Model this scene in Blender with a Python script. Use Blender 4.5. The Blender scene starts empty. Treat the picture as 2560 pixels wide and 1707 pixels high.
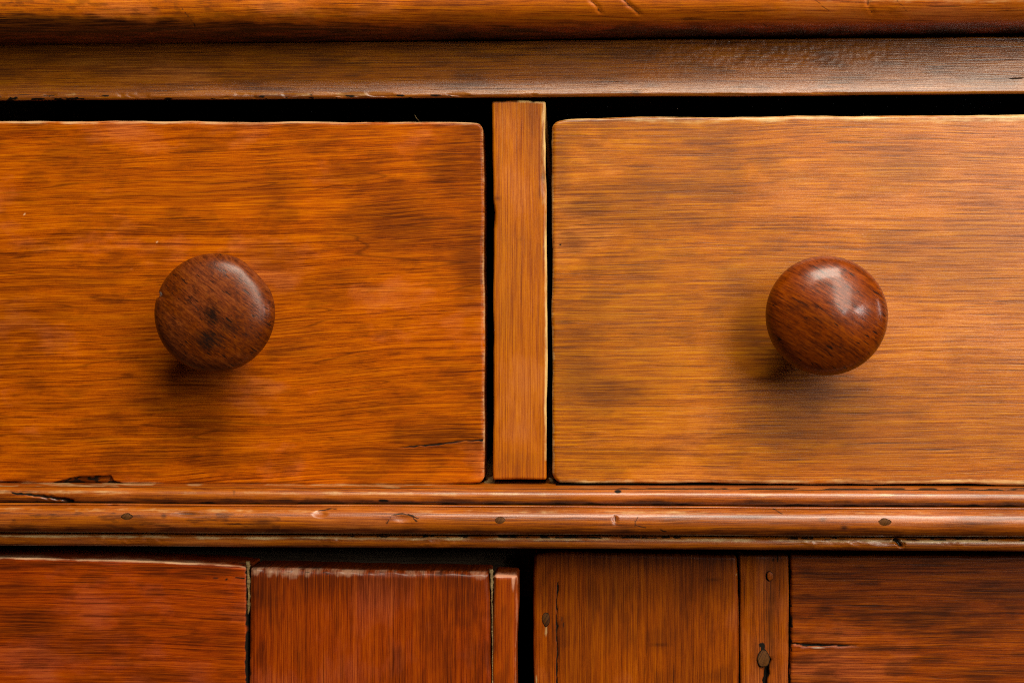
import bpy, math
import numpy as np
from mathutils import Vector

# ------------------------------------------------------------------ camera
scene = bpy.context.scene
YAW = math.radians(2.1)
LENS = 50.0
F = LENS / 36.0 * 2560.0              # focal length in photo pixels
DIST = 0.00014 * F                    # 0.14 mm per photo pixel on the drawer fronts
FWD = np.array([-math.sin(YAW), math.cos(YAW), 0.0])
RGT = np.array([math.cos(YAW), math.sin(YAW), 0.0])
CAM = -FWD * DIST
cam_d = bpy.data.cameras.new("camera")
cam_d.lens = LENS; cam_d.sensor_width = 36.0
cam_d.clip_start = 0.01; cam_d.clip_end = 100.0
cam_d.dof.use_dof = True; cam_d.dof.focus_distance = DIST - 0.008; cam_d.dof.aperture_fstop = 11.0
cam = bpy.data.objects.new("camera", cam_d)
scene.collection.objects.link(cam)
cam.location = CAM
cam.rotation_euler = (math.pi / 2, 0, YAW)
scene.camera = cam

# ------------------------------------------------------------------ light
world = bpy.data.worlds.new("World"); scene.world = world
world.use_nodes = True
world.node_tree.nodes["Background"].inputs[0].default_value = (0.75, 0.82, 1.0, 1)
world.node_tree.nodes["Background"].inputs[1].default_value = 0.02

def area(name, loc, target, sx, sy, power, col):
    d = bpy.data.lights.new(name, 'AREA'); d.shape = 'RECTANGLE'
    d.size = sx; d.size_y = sy; d.energy = power; d.color = col
    o = bpy.data.objects.new(name, d); scene.collection.objects.link(o)
    o.location = loc
    o.rotation_euler = (Vector(target) - Vector(loc)).to_track_quat('-Z', 'Y').to_euler()
    return o

area("window_light", (0.62, -0.95, 0.56), (0.08, 0, 0.03), 0.42, 0.74, 11.5, (1.0, 0.94, 0.78))
area("pane_rim_light", (0.62, -0.90, 0.13), (0.1, 0, 0.0), 0.07, 0.12, 0.8, (1.0, 0.97, 0.9))
area("pane_rim_light", (0.86, -0.72, 0.13), (0.1, 0, 0.0), 0.10, 0.15, 1.8, (1.0, 0.97, 0.9))
area("pane_rim_light", (1.15, -0.22, 0.16), (0.1, 0, 0.0), 0.08, 0.25, 1.0, (1.0, 0.97, 0.9))  # added rim lamp, stands in for the right wall's reflection on the knob
area("skylight", (0.22, -0.64, 0.90), (0.0, 0, 0.0), 0.70, 0.34, 18.0, (1.0, 0.93, 0.76))
scene.cycles.use_denoising = False
scene.cycles.filter_width = 1.0

vs = scene.view_settings
vs.view_transform = 'Standard'; vs.look = 'None'; vs.exposure = 0.0; vs.gamma = 1.0
vs.use_curve_mapping = False

# ------------------------------------------------------------------ pixel helpers
def P(px, py, y):
    """photo pixel -> point on the vertical plane Y = y"""
    px = np.asarray(px, float); py = np.asarray(py, float)
    a = (px - 1280.0) / F; b = (853.5 - py) / F
    dx = RGT[0] * a + FWD[0]; dy = RGT[1] * a + FWD[1]
    t = (y - CAM[1]) / dy
    return CAM[0] + dx * t, CAM[2] + b * t

def toPX(x, y, z):
    rx = x - CAM[0]; ry = y - CAM[1]; rz = z - CAM[2]
    dep = rx * FWD[0] + ry * FWD[1]
    return 1280.0 + F * (rx * RGT[0] + ry * RGT[1]) / dep, 853.5 - F * rz / dep

# ------------------------------------------------------------------ numpy noise
_rng = np.random.RandomState(7)
_T = _rng.rand(256, 256)
def vnoise(x, y):
    x = np.asarray(x, float); y = np.asarray(y, float)
    xi = np.floor(x).astype(int); yi = np.floor(y).astype(int)
    fx = x - xi; fy = y - yi
    fx = fx * fx * (3 - 2 * fx); fy = fy * fy * (3 - 2 * fy)
    a = _T[xi & 255, yi & 255]; b = _T[(xi + 1) & 255, yi & 255]
    c = _T[xi & 255, (yi + 1) & 255]; d = _T[(xi + 1) & 255, (yi + 1) & 255]
    return (a * (1 - fx) + b * fx) * (1 - fy) + (c * (1 - fx) + d * fx) * fy
def fbm(x, y, oct=4, g=0.5):
    s = 0; a = 1.0; t = 0
    for k in range(oct):
        s = s + a * vnoise(x * 2 ** k + 17.3 * k, y * 2 ** k + 5.1 * k); t += a; a *= g
    return s / t
def sstep(e0, e1, v):
    t = np.clip((v - e0) / (e1 - e0), 0, 1); return t * t * (3 - 2 * t)
def blobs(px, py, lst, seed=0.0):
    """soft irregular patches: (px, py, rx, ry, strength)"""
    s = np.zeros_like(px)
    n = fbm(px / 50 + seed, py / 26 + seed, 6, 0.6) - 0.5
    for (cx, cy, rx, ry, k) in lst:
        r = np.sqrt(((px - cx) / rx) ** 2 + ((py - cy) / ry) ** 2) + n * 1.0
        s = np.maximum(s, k * (1 - sstep(0.1, 1.15, r)))
    return s
def seg_dist(px, py, pts):
    d = np.full(np.shape(px), 1e9); tt = np.zeros(np.shape(px))
    wj = 0.55 + 1.5 * fbm(px / 11 + 3.3, py / 11 + 7.7, 3) ** 1.5
    px, py = px + (fbm(px / 14, py / 14 + 50, 3) - .5) * 7, py + (fbm(px / 14 + 90, py / 14, 3) - .5) * 5
    n = len(pts) - 1
    for i in range(n):
        x0, y0 = pts[i]; x1, y1 = pts[i + 1]
        vx, vy = x1 - x0, y1 - y0
        t = np.clip(((px - x0) * vx + (py - y0) * vy) / (vx * vx + vy * vy), 0, 1)
        e = np.hypot(px - x0 - t * vx, py - y0 - t * vy)
        tt = np.where(e < d, (i + t) / n, tt); d = np.minimum(d, e)
    return d * wj, tt

# ------------------------------------------------------------------ object helpers
def empty(name, loc, label=None, cat=None, group=None):
    o = bpy.data.objects.new(name, None); scene.collection.objects.link(o)
    o.location = loc; o.empty_display_size = 0.02
    if label: o["label"] = label
    if cat: o["category"] = cat
    if group: o["group"] = group
    return o

def root_loc(parent):
    r = np.zeros(3); p = parent
    while p is not None:
        r += np.array(p.location); p = p.parent
    return r

def mesh_obj(name, verts, faces, mat, parent=None, attrs=None, smooth=True, label=None):
    """verts (N,3) in world space, faces: list of index arrays (all quads as (M,4)) or list"""
    v = np.asarray(verts, float).copy()
    if parent is not None: v -= root_loc(parent)
    me = bpy.data.meshes.new(name)
    if isinstance(faces, np.ndarray) and faces.shape[1] == 4:
        me.vertices.add(len(v)); me.vertices.foreach_set("co", v.ravel())
        m = len(faces)
        me.loops.add(4 * m); me.loops.foreach_set("vertex_index", faces.ravel().astype(np.int32))
        me.polygons.add(m); me.polygons.foreach_set("loop_start", np.arange(0, 4 * m, 4, dtype=np.int32))
        me.update(calc_edges=True); me.validate()
    else:
        me.from_pydata([tuple(a) for a in v], [], [tuple(int(i) for i in f) for f in faces]); me.update()
    if smooth: me.polygons.foreach_set("use_smooth", np.ones(len(me.polygons), dtype=bool))
    for k, arr in (attrs or {}).items():
        a = me.attributes.new(k, 'FLOAT', 'POINT'); a.data.foreach_set("value", np.asarray(arr, np.float32))
    me.materials.append(mat)
    o = bpy.data.objects.new(name, me); scene.collection.objects.link(o)
    if parent is not None: o.parent = parent
    if label: o["label"] = label
    return o

def curve(spec, t):
    """edge curve in pixels: number or [(pos, value), ...] sampled at t"""
    if isinstance(spec, (int, float)): return np.full(np.shape(t), float(spec))
    a = np.array(spec, float); return np.interp(t, a[:, 0], a[:, 1])

def axis_coords(L, fine, step, edge, refs):
    """1-D sample positions in 0..L (m), dense near both ends and near refs"""
    c = list(np.arange(0, edge, fine)) + list(np.arange(edge, L - edge, step)) + list(L - np.arange(0, edge, fine))
    for r, w in refs:
        if -w < r < L + w: c += list(np.arange(max(0, r - w), min(L, r + w), fine))
    c = np.unique(np.round(np.array(c) / (fine * 0.5)).astype(int)) * (fine * 0.5)
    c = c[(c > 0) & (c < L - fine * 0.4)]
    return np.concatenate([[0.0], c, [L]])

def board(name, mat, parent, L, R, T, B, y, thick, bevel=0.0012, radius=0.0015, seed=0.0,
          wob=0.00025, height=None, attrs=None, step=0.0011, fine=0.0003, edge=0.0035,
          refx=(), refz=(), wear_glint=0.6, wearw=0.0011, bias=None, label=None, dirt_edge=0.0, walldirt=0.12):
    """A board seen from the front. L,R: x edges in px (number or [(py,x)..]); T,B: y edges in px
    ([(px,y)..]); y = world depth of its face; the face is a fine height field with worn arrises."""
    ml = np.mean([p[1] for p in L]) if not isinstance(L, (int, float)) else L
    mr = np.mean([p[1] for p in R]) if not isinstance(R, (int, float)) else R
    mt = np.mean([p[1] for p in T]) if not isinstance(T, (int, float)) else T
    mb = np.mean([p[1] for p in B]) if not isinstance(B, (int, float)) else B
    x0 = float(P(ml, 853, y)[0]); x1 = float(P(mr, 853, y)[0])
    z1 = float(P((ml + mr) / 2, mt, y)[1]); z0 = float(P((ml + mr) / 2, mb, y)[1])
    W = x1 - x0; H = z1 - z0
    rx = [(float(P(r, 853, y)[0]) - x0, 0.0018) for r in refx]
    rz = [(float(P((ml + mr) / 2, r, y)[1]) - z0, 0.0018) for r in refz]
    U = axis_coords(W, fine, step, edge, rx); V = axis_coords(H, fine, step, edge, rz)
    nu, nv = len(U), len(V)
    u, v = np.meshgrid(U, V)                                   # (nv, nu)
    r = min(radius, W * 0.49, H * 0.49)
    cu = np.clip(u, r, W - r); cv = np.clip(v, r, H - r)
    qu, qv = u - cu, v - cv
    m = np.maximum(np.abs(qu), np.abs(qv)); q = np.hypot(qu, qv) + 1e-12
    k = np.where(m > 0, m / q, 1.0)
    u = cu + qu * k; v = cv + qv * k
    # distance to the rounded outline
    ax = np.abs(u - W / 2) - (W / 2 - r); az = np.abs(v - H / 2) - (H / 2 - r)
    d = r - (np.hypot(np.maximum(ax, 0), np.maximum(az, 0)) + np.minimum(np.maximum(ax, az), 0))
    d = np.maximum(d, 0)
    # pixel position of the ideal board, then edge curves
    s = u / W; t = v / H
    pxs = ml + (mr - ml) * s; pys = mb + (mt - mb) * t
    for _ in range(2):
        l = curve(L, pys); rr = curve(R, pys); pxs = l + (rr - l) * s
        bb = curve(B, pxs); tt = curve(T, pxs); pys = bb + (tt - bb) * t
    px, py = pxs, pys
    x, z = P(px, py, y)
    # wobble of the outline, fading inward
    fade = np.exp(-d / 0.004)
    wn = (fbm(x * 55 + seed, z * 55 + seed, 4) - 0.5) * 2
    wn2 = (fbm(x * 55 + seed + 40, z * 55 + seed + 9, 4) - 0.5) * 2
    x = x + wn * wob * 2 * fade; z = z + wn2 * wob * 2 * fade
    # arris
    bn = fbm(x * 120 + seed * 3, z * 120 + seed, 3)
    b = bevel * (0.55 + 0.9 * bn)
    e = np.clip(1 - d / b, 0, 1)
    h = b * 0.9 * (1 - np.sqrt(np.maximum(0, 1 - e * e)))
    h = h + (fbm(x * 14 + seed, z * 14, 3) - 0.5) * 0.0004      # hand-planed unevenness
    A = {}
    wr = np.exp(-(d / wearw) ** 2) * wear_glint * (0.45 + 1.1 * fbm(x * 60 + seed, z * 60 + 3, 4))
    A["wear_glint"] = wr
    A["stain_shade"] = np.zeros_like(x)
    A["dirt_shade"] = np.exp(-(d / 0.0012)) * dirt_edge * (0.3 + 1.4 * fbm(x * 150 + seed, z * 150, 3))
    if attrs: attrs(px, py, d, A)
    if height: h = h + height(px, py, d, A)
    if bias: h = h + bias(px, py)
    yy = y + h
    verts = np.stack([x, yy, z], -1).reshape(-1, 3)
    idx = np.arange(nu * nv).reshape(nv, nu)
    q = np.stack([idx[:-1, :-1], idx[:-1, 1:], idx[1:, 1:], idx[1:, :-1]], -1).reshape(-1, 4)
    ring = np.concatenate([idx[0, :-1], idx[:-1, -1], idx[-1, :0:-1], idx[:0:-1, 0]])
    n = len(ring); base = len(verts)
    front = verts[ring]; back = front.copy(); back[:, 1] = y + thick
    mid = front.copy(); mid[:, 1] = np.minimum(front[:, 1] + 0.002, y + thick)
    verts = np.concatenate([verts, front, mid, back])
    i = np.arange(n); j = (i + 1) % n
    for o in (0, n):
        q = np.concatenate([q, np.stack([base + o + j, base + o + i, base + o + n + i, base + o + n + j], -1)])
    out = {}
    for kk, arr in A.items():
        f = arr.reshape(-1)
        rest = f[ring]
        out[kk] = np.concatenate([f, rest, rest * (0.6 if kk == "wear_glint" else 1), rest * 0]).clip(0, 1)
    out["dirt_shade"][base + n:] = np.maximum(out["dirt_shade"][base + n:], walldirt)
    return mesh_obj(name, verts, q, mat, parent, out, label=label)

def sweep(name, mat, parent, prof, x0, x1, nx, wobz=0.0002, woby=0.0002, slope=0.0, seed=0.0,
          attrs=None, height=None, label=None, refx=()):
    """Sweep a profile [(y, z), ...] along x, with slow wander and dents."""
    prof = np.array(prof, float); m = len(prof)
    X = np.linspace(x0, x1, nx)
    if refx: X = np.unique(np.concatenate([X] + [np.linspace(r - 0.003, r + 0.003, 30) for r in refx]))
    nx = len(X)
    x = np.repeat(X[:, None], m, 1)
    yy = np.repeat(prof[None, :, 0], nx, 0); zz = np.repeat(prof[None, :, 1], nx, 0)
    wz = (fbm(x * 22 + seed, zz * 90 + seed, 4) - 0.5) * 2 * wobz
    wy = (fbm(x * 22 + seed + 31, zz * 90 + seed, 4) - 0.5) * 2 * woby
    zz = zz + wz + slope * x; yy = yy + wy
    px, py = toPX(x, yy, zz)
    A = {"wear_glint": np.zeros_like(x), "stain_shade": np.zeros_like(x), "dirt_shade": np.zeros_like(x)}
    k = np.repeat(np.linspace(0, 1, m)[None, :], nx, 0)
    if attrs: attrs(px, py, k, A)
    if height: yy = yy + height(px, py, k, A)
    verts = np.stack([x, yy, zz], -1).reshape(-1, 3)
    idx = np.arange(nx * m).reshape(nx, m)
    q = np.stack([idx[:-1, :-1], idx[:-1, 1:], idx[1:, 1:], idx[1:, :-1]], -1).reshape(-1, 4)
    return mesh_obj(name, verts, q, mat, parent, {kk: a.reshape(-1).clip(0, 1) for kk, a in A.items()}, label=label)

def box(name, mat, parent, x0, x1, y0, y1, z0, z1, b=0.0006):
    import bmesh
    bm = bmesh.new(); bmesh.ops.create_cube(bm, size=1.0)
    for w in bm.verts:
        w.co = ((x0 + x1) / 2 + w.co.x * (x1 - x0), (y0 + y1) / 2 + w.co.y * (y1 - y0), (z0 + z1) / 2 + w.co.z * (z1 - z0))
    bmesh.ops.bevel(bm, geom=list(bm.edges), offset=b, segments=2, affect='EDGES')
    r = Vector(root_loc(parent)) if parent is not None else Vector()
    for w in bm.verts: w.co -= r
    me = bpy.data.meshes.new(name); bm.to_mesh(me); bm.free()
    me.materials.append(mat)
    o = bpy.data.objects.new(name, me); scene.collection.objects.link(o)
    if parent is not None: o.parent = parent
    return o

# ------------------------------------------------------------------ materials
def wood(name, dark, mid, light, stain_shade, worn, angle=0.0, seed=0.0, rough=0.38, fine=1.0, warp=0.006,
         blotch=(0.80, 1.10), pore=0.5, contrast=1.1, bump=0.22, coat=0.0, scale=1.0, lo=0.39, hi=0.61, spec=0.3, pl=1.0, lines=0.22, coat_rough=0.22):
    m = bpy.data.materials.new(name); m.use_nodes = True
    nt = m.node_tree; N = nt.nodes; Lk = nt.links
    bs = N["Principled BSDF"]
    def node(t, **kw):
        n = N.new(t)
        for k, v in kw.items(): setattr(n, k, v)
        return n
    def math_(op, a, b=None, c=None, clamp=False):
        n = node("ShaderNodeMath", operation=op, use_clamp=clamp)
        for i, s in enumerate((a, b, c)):
            if s is None: continue
            if isinstance(s, (int, float)): n.inputs[i].default_value = s
            else: Lk.new(s, n.inputs[i])
        return n.outputs[0]
    def mapr(v, a, b, c, d, smooth=False):
        n = node("ShaderNodeMapRange"); n.clamp = True
        if smooth: n.interpolation_type = 'SMOOTHSTEP'
        Lk.new(v, n.inputs[0])
        for i, s in enumerate((a, b, c, d)): n.inputs[i + 1].default_value = s
        return n.outputs[0]
    def mixc(f, a, b, mode='MIX'):
        n = node("ShaderNodeMix", data_type='RGBA', blend_type=mode)
        if isinstance(f, (int, float)): n.inputs[0].default_value = f
        else: Lk.new(f, n.inputs[0])
        for s, i in ((a, 6), (b, 7)):
            if isinstance(s, tuple): n.inputs[i].default_value = (*s, 1)
            else: Lk.new(s, n.inputs[i])
        return n.outputs[2]
    def noise(vec, sx, sy, sz, det=4, ro=0.55, off=0.0, dist=0.0):
        mp = node("ShaderNodeMapping"); Lk.new(vec, mp.inputs[0])
        mp.inputs[1].default_value = (off, off * 1.7, off * 0.6); mp.inputs[3].default_value = (sx * scale, sy * scale, sz * scale)
        n = node("ShaderNodeTexNoise"); Lk.new(mp.outputs[0], n.inputs["Vector"])
        n.inputs["Scale"].default_value = 1.0; n.inputs["Detail"].default_value = det
        n.inputs["Roughness"].default_value = ro; n.inputs["Distortion"].default_value = dist
        return n.outputs[0]
    tc = node("ShaderNodeTexCoord")
    mp = node("ShaderNodeMapping"); Lk.new(tc.outputs["Object"], mp.inputs[0])
    mp.inputs[1].default_value = (seed * 0.37, seed * 0.11, seed * 0.23)
    mp.inputs[2].default_value = (0, math.radians(angle), 0)
    base = mp.outputs[0]
    w = noise(base, 7, 7, 16, 2, 0.5, seed)
    wv = math_('MULTIPLY', math_('SUBTRACT', w, 0.5), warp * 2)
    cx = node("ShaderNodeCombineXYZ"); Lk.new(wv, cx.inputs[2])
    va = node("ShaderNodeVectorMath", operation='ADD'); Lk.new(base, va.inputs[0]); Lk.new(cx.outputs[0], va.inputs[1])
    v = va.outputs[0]
    A = noise(v, 14, 60, 260, 7, 0.74, seed + 1, 0.1)
    B = noise(v, 70 * pl, 200, 2300 * fine, 4, 0.7, seed + 2)
    C = noise(v, 24, 30, 44, 6, 0.62, seed + 3)
    Pn = noise(v, 34 * pl, 300, 1700 * fine, 2, 0.5, seed + 4)
    Q = noise(v, 13 * pl, 120, 1100, 2, 0.5, seed + 5)
    D = noise(base, 170, 170, 420, 4, 0.65, seed + 6)
    G = noise(base, 2600, 2600, 2600, 2, 0.6, seed + 7)
    E = noise(v, 6, 40, 130, 1, 0.4, seed + 8)
    Lg = noise(v, 3.0 * pl, 20, 1500, 3, 0.65, seed + 9)
    t = math_('ADD', math_('ADD', math_('MULTIPLY', A, 0.14), math_('MULTIPLY', Lg, 0.30)), math_('ADD', math_('MULTIPLY', B, 0.46), math_('MULTIPLY', Q, 0.10)))
    t = math_('ADD', math_('MULTIPLY', math_('SUBTRACT', t, 0.5), contrast), 0.5)
    t = math_('ADD', t, math_('MULTIPLY', math_('SUBTRACT', G, 0.5), 0.12))
    rp = node("ShaderNodeValToRGB"); Lk.new(t, rp.inputs[0])
    el = rp.color_ramp.elements
    el[0].position = lo; el[0].color = (*dark, 1); el[1].position = hi; el[1].color = (*light, 1)
    e = el.new((lo + hi) / 2); e.color = (*mid, 1)
    col = rp.outputs[0]
    bl = mapr(C, 0.34, 0.66, blotch[0], blotch[1], True)
    hs = node("ShaderNodeHueSaturation"); Lk.new(col, hs.inputs["Color"]); Lk.new(bl, hs.inputs["Value"])
    Lk.new(mapr(C, 0.34, 0.66, 1.06, 0.97), hs.inputs["Saturation"]); hs.inputs["Hue"].default_value = 0.5
    col = hs.outputs[0]
    po = math_('MULTIPLY', mapr(Pn, 0.30, 0.36, 1, 0, True), mapr(A, 0.38, 0.6, pore * 1.7, pore * 0.4))
    ll = math_('MULTIPLY', mapr(Q, 0.245, 0.285, 1, 0, True), pore * 1.2)
    ln = math_('ABSOLUTE', math_('SUBTRACT', math_('FRACT', math_('MULTIPLY', E, 7.0)), 0.5))
    ln = math_('MULTIPLY', mapr(ln, 0.0, 0.055, 1, 0, True), mapr(math_('ADD', math_('MULTIPLY', C, 0.5), math_('MULTIPLY', A, 0.5)), 0.47, 0.60, lines, 0.0))
    col = mixc(po, col, stain_shade); col = mixc(ll, col, stain_shade); col = mixc(ln, col, stain_shade)
    def attr(nm):
        n = node("ShaderNodeAttribute"); n.attribute_name = nm; return n.outputs["Fac"]
    st = math_('MULTIPLY', attr("stain_shade"), mapr(math_('ADD', math_('MULTIPLY', Lg, 0.4), math_('MULTIPLY', B, 0.6)), 0.40, 0.60, 1.2, 0.6), clamp=True)
    col = mixc(st, col, stain_shade)
    wv_ = math_('ADD', attr("wear_glint"), math_('MULTIPLY', math_('SUBTRACT', math_('ADD', math_('MULTIPLY', D, 0.6), math_('MULTIPLY', B, 0.4)), 0.5), 1.1))
    we = math_('MULTIPLY', mapr(wv_, 0.22, 0.72, 0, 1, True), mapr(attr("wear_glint"), 0.02, 0.14, 0.0, 0.9))
    col = mixc(we, col, worn)
    dv = math_('ADD', attr("dirt_shade"), math_('MULTIPLY', math_('SUBTRACT', D, 0.5), 0.5))
    di = math_('MULTIPLY', mapr(dv, 0.25, 0.75, 0, 1, True), mapr(attr("dirt_shade"), 0.02, 0.15, 0, 1))
    col = mixc(di, col, (0.008, 0.005, 0.003))
    Lk.new(col, bs.inputs["Base Color"])
    ro = math_('ADD', mapr(math_('ADD', math_('MULTIPLY', C, 0.5), math_('MULTIPLY', B, 0.5)), 0.3, 0.7, rough + 0.10, rough - 0.06), math_('MULTIPLY', di, 0.3))
    Lk.new(ro, bs.inputs["Roughness"])
    Lk.new(mapr(di, 0, 1, spec, 0.08), bs.inputs["Specular IOR Level"])
    bs.inputs["Coat Weight"].default_value = coat; bs.inputs["Coat Roughness"].default_value = coat_rough
    hh = math_('ADD', math_('MULTIPLY', B, 0.6), math_('MULTIPLY', A, 0.5))
    hh = math_('SUBTRACT', hh, math_('MULTIPLY', math_('ADD', po, ll), 0.4))
    hh = math_('ADD', hh, math_('MULTIPLY', G, 0.10))
    bp = node("ShaderNodeBump"); Lk.new(hh, bp.inputs["Height"])
    bp.inputs["Strength"].default_value = bump; bp.inputs["Distance"].default_value = 0.0006
    Lk.new(bp.outputs[0], bs.inputs["Normal"])
    return m

STAIN = (0.045, 0.012, 0.003)
W = {}
W["drawer_l"] = wood("drawer_wood_amber", (0.16, 0.022, 0.0004), (0.38, 0.070, 0.0006), (0.53, 0.128, 0.0015), (0.055, 0.009, 0.0006), (0.60, 0.34, 0.16), angle=2.0, seed=1.3, lines=0.5, spec=0.12, rough=0.33)
W["drawer_r"] = wood("drawer_wood_honey", (0.19, 0.039, 0.0008), (0.40, 0.102, 0.001), (0.54, 0.185, 0.006), (0.075, 0.016, 0.0012), (0.64, 0.42, 0.18), angle=0.3, seed=5.7, warp=0.003, spec=0.42, rough=0.34)
W["divider"] = wood("divider_wood", (0.22, 0.040, 0.0006), (0.36, 0.085, 0.0008), (0.46, 0.130, 0.0015), (0.11, 0.020, 0.001), (0.66, 0.42, 0.15), angle=90, seed=8.1, warp=0.0015, pore=0.35, blotch=(0.82, 1.1))
W["frieze"] = wood("frieze_wood", (0.14, 0.030, 0.002), (0.32, 0.082, 0.003), (0.46, 0.15, 0.008),
                   (0.055, 0.014, 0.002), (0.62, 0.38, 0.15), angle=0, seed=11.2, warp=0.002, rough=0.30, bump=0.25, spec=0.85)
W["top"] = wood("top_board_wood", (0.19, 0.030, 0.001), (0.45, 0.098, 0.0015), (0.58, 0.165, 0.005), (0.022, 0.005, 0.001), (0.60, 0.38, 0.16), angle=0, seed=14.9, warp=0.003, rough=0.40)
W["mould"] = wood("moulding_wood", (0.12, 0.020, 0.001), (0.28, 0.060, 0.0012), (0.40, 0.104, 0.003), (0.030, 0.007, 0.0015), (0.60, 0.40, 0.18), angle=0, seed=17.4, warp=0.002, rough=0.36, coat=0.2, coat_rough=0.16, spec=0.45)
W["rail_l"] = wood("door_rail_red_wood", (0.12, 0.012, 0.0004), (0.27, 0.034, 0.0005), (0.38, 0.062, 0.0008), (0.04, 0.006, 0.0006), (0.62, 0.36, 0.2), angle=-0.6, seed=21.0, warp=0.003, spec=0.14)
W["stile_l"] = wood("door_stile_red_wood", (0.11, 0.011, 0.0004), (0.23, 0.029, 0.0005), (0.32, 0.052, 0.0008), (0.042, 0.006, 0.0006), (0.26, 0.13, 0.075), angle=90, seed=24.6, warp=0.002, coat=0.15, spec=0.14)
W["strip_l"] = wood("door_edge_strip_wood", (0.17, 0.019, 0.0004), (0.30, 0.042, 0.0005), (0.38, 0.068, 0.0008), (0.05, 0.008, 0.001), (0.50, 0.22, 0.13), angle=90, seed=26.6, warp=0.001, coat=0.15, spec=0.14)
W["stile_r"] = wood("door_stile_brown_wood", (0.11, 0.017, 0.0005), (0.23, 0.040, 0.0006), (0.32, 0.070, 0.001), (0.045, 0.008, 0.0008), (0.40, 0.25, 0.10), angle=90, seed=29.1, warp=0.002, spec=0.14)
W["strip_r"] = wood("door_strip_brown_wood", (0.11, 0.019, 0.0005), (0.24, 0.044, 0.0006), (0.33, 0.076, 0.001), (0.035, 0.008, 0.001), (0.40, 0.25, 0.10), angle=90, seed=33.1, warp=0.002, spec=0.14)
W["rail_r"] = wood("door_rail_brown_wood", (0.085, 0.012, 0.0005), (0.21, 0.033, 0.0006), (0.33, 0.068, 0.001), (0.028, 0.006, 0.0008), (0.36, 0.24, 0.16), angle=0.6, seed=36.5, warp=0.005, spec=0.14)
W["knob_l"] = wood("knob_wood_dark", (0.040, 0.007, 0.001), (0.115, 0.020, 0.002), (0.18, 0.040, 0.004), (0.012, 0.004, 0.002), (0.3, 0.24, 0.2), angle=-38, pl=9.0, lines=0.0, seed=40.2, warp=0.001, rough=0.33, fine=0.8, pore=1.0, scale=1.0, blotch=(0.78, 1.15), coat=0.10, coat_rough=0.2, bump=0.14, spec=0.2)
W["knob_r"] = wood("knob_wood_red", (0.060, 0.009, 0.001), (0.155, 0.024, 0.001), (0.235, 0.045, 0.002), (0.014, 0.004, 0.002), (0.3, 0.2, 0.14), angle=-33, pl=5.0, lines=0.0, seed=44.4, warp=0.001, rough=0.30, fine=0.8, pore=0.95, scale=1.0, blotch=(0.8, 1.12), coat=0.24, coat_rough=0.16, bump=0.12, spec=0.18)
W["inside"] = wood("unfinished_inner_wood", (0.035, 0.02, 0.012), (0.06, 0.038, 0.022), (0.09, 0.06, 0.035),
                   (0.01, 0.006, 0.004), (0.05, 0.04, 0.03), seed=50.0, rough=0.8, spec=0.1)
W["plug"] = wood("plug_wood", (0.035, 0.011, 0.003), (0.09, 0.030, 0.006), (0.14, 0.052, 0.010),
                 (0.015, 0.007, 0.003), (0.2, 0.12, 0.06), angle=60, seed=53.0, rough=0.6, spec=0.15, scale=2.0)
W["putty"] = wood("old_filler", (0.05, 0.026, 0.008), (0.15, 0.09, 0.032), (0.30, 0.21, 0.09),
                  (0.04, 0.022, 0.01), (0.4, 0.33, 0.2), seed=57.0, rough=0.75, spec=0.2, scale=3.0)

# ------------------------------------------------------------------ the cabinet carcass
XL, XR = -0.225, 0.228
cabinet = empty("cabinet", (0, 0.15, -0.33),
                "aged pine cabinet carcass with rounded top board, plain frieze, drawer divider and reeded moulding", "cabinet")

def px_z(py, y): return float(P(1280, py, y)[1])

# top board: bullnose front
zc0 = px_z(95, 0.0)
R0 = 0.0092
prof = [(0.02, zc0 + 2 * R0 + 0.001), (-0.005, zc0 + 2 * R0)]
for a in np.linspace(90, 270, 60):
    prof.append((-0.0135 + R0 * 1.0 * math.cos(math.radians(a)), zc0 + R0 + R0 * math.sin(math.radians(a))))
for yv in np.linspace(-0.012, 0.006, 14): prof.append((yv, zc0))
prof = prof + [(0.30, zc0), (0.30, zc0 + 2 * R0 + 0.001)]
def top_attr(px, py, k, A):
    n = fbm(px / 60, py / 20 + 4, 5)
    edge = np.interp(px, [0, 900, 1700, 2560], [40, 62, 74, 78]) + (n - 0.5) * 34
    A["stain_shade"][:] = 0.9 * sstep(-9, 9, py - edge)  # shade on the nose's underside painted dark, with a mottled edge
    A["stain_shade"] = np.maximum(A["stain_shade"], 0.55 * sstep(0.52, 0.66, fbm(px / 26 + 9, py / 13, 4)) * np.interp(px, [0, 1300], [1, 0.2]))
    for pts in ([(455, 22), (487, 66)], [(1478, 2), (1505, 32)], [(1560, 0), (1598, 36)], [(2040, 2), (2070, 28)], [(2168, 2), (2182, 34)], [(2240, 0), (2268, 30)], [(1905, 60), (1920, 68)]):
        d, t = seg_dist(px, py, pts); A["dirt_shade"] = np.maximum(A["dirt_shade"], 0.62 * (1 - sstep(0.8, 3.2, d)))
    A["wear_glint"] += 0.35 * sstep(24, 0, py) * sstep(1500, 2300, px)  # highlight on the nose painted in as a paler upper right
def top_h(px, py, k, A):
    h = np.zeros_like(px)
    for pts in ([(2168, 2), (2182, 34)], [(1560, 0), (1598, 36)], [(1478, 2), (1505, 32)]):
        d, t = seg_dist(px, py, pts); h += 0.0005 * (1 - sstep(1, 6, d))
    return h
sweep("top_board", W["top"], cabinet, prof, XL - 0.02, XR + 0.02, 620, 0.0002, 0.0003, slope=0.004, seed=3.0, attrs=top_attr, height=top_h)

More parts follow.
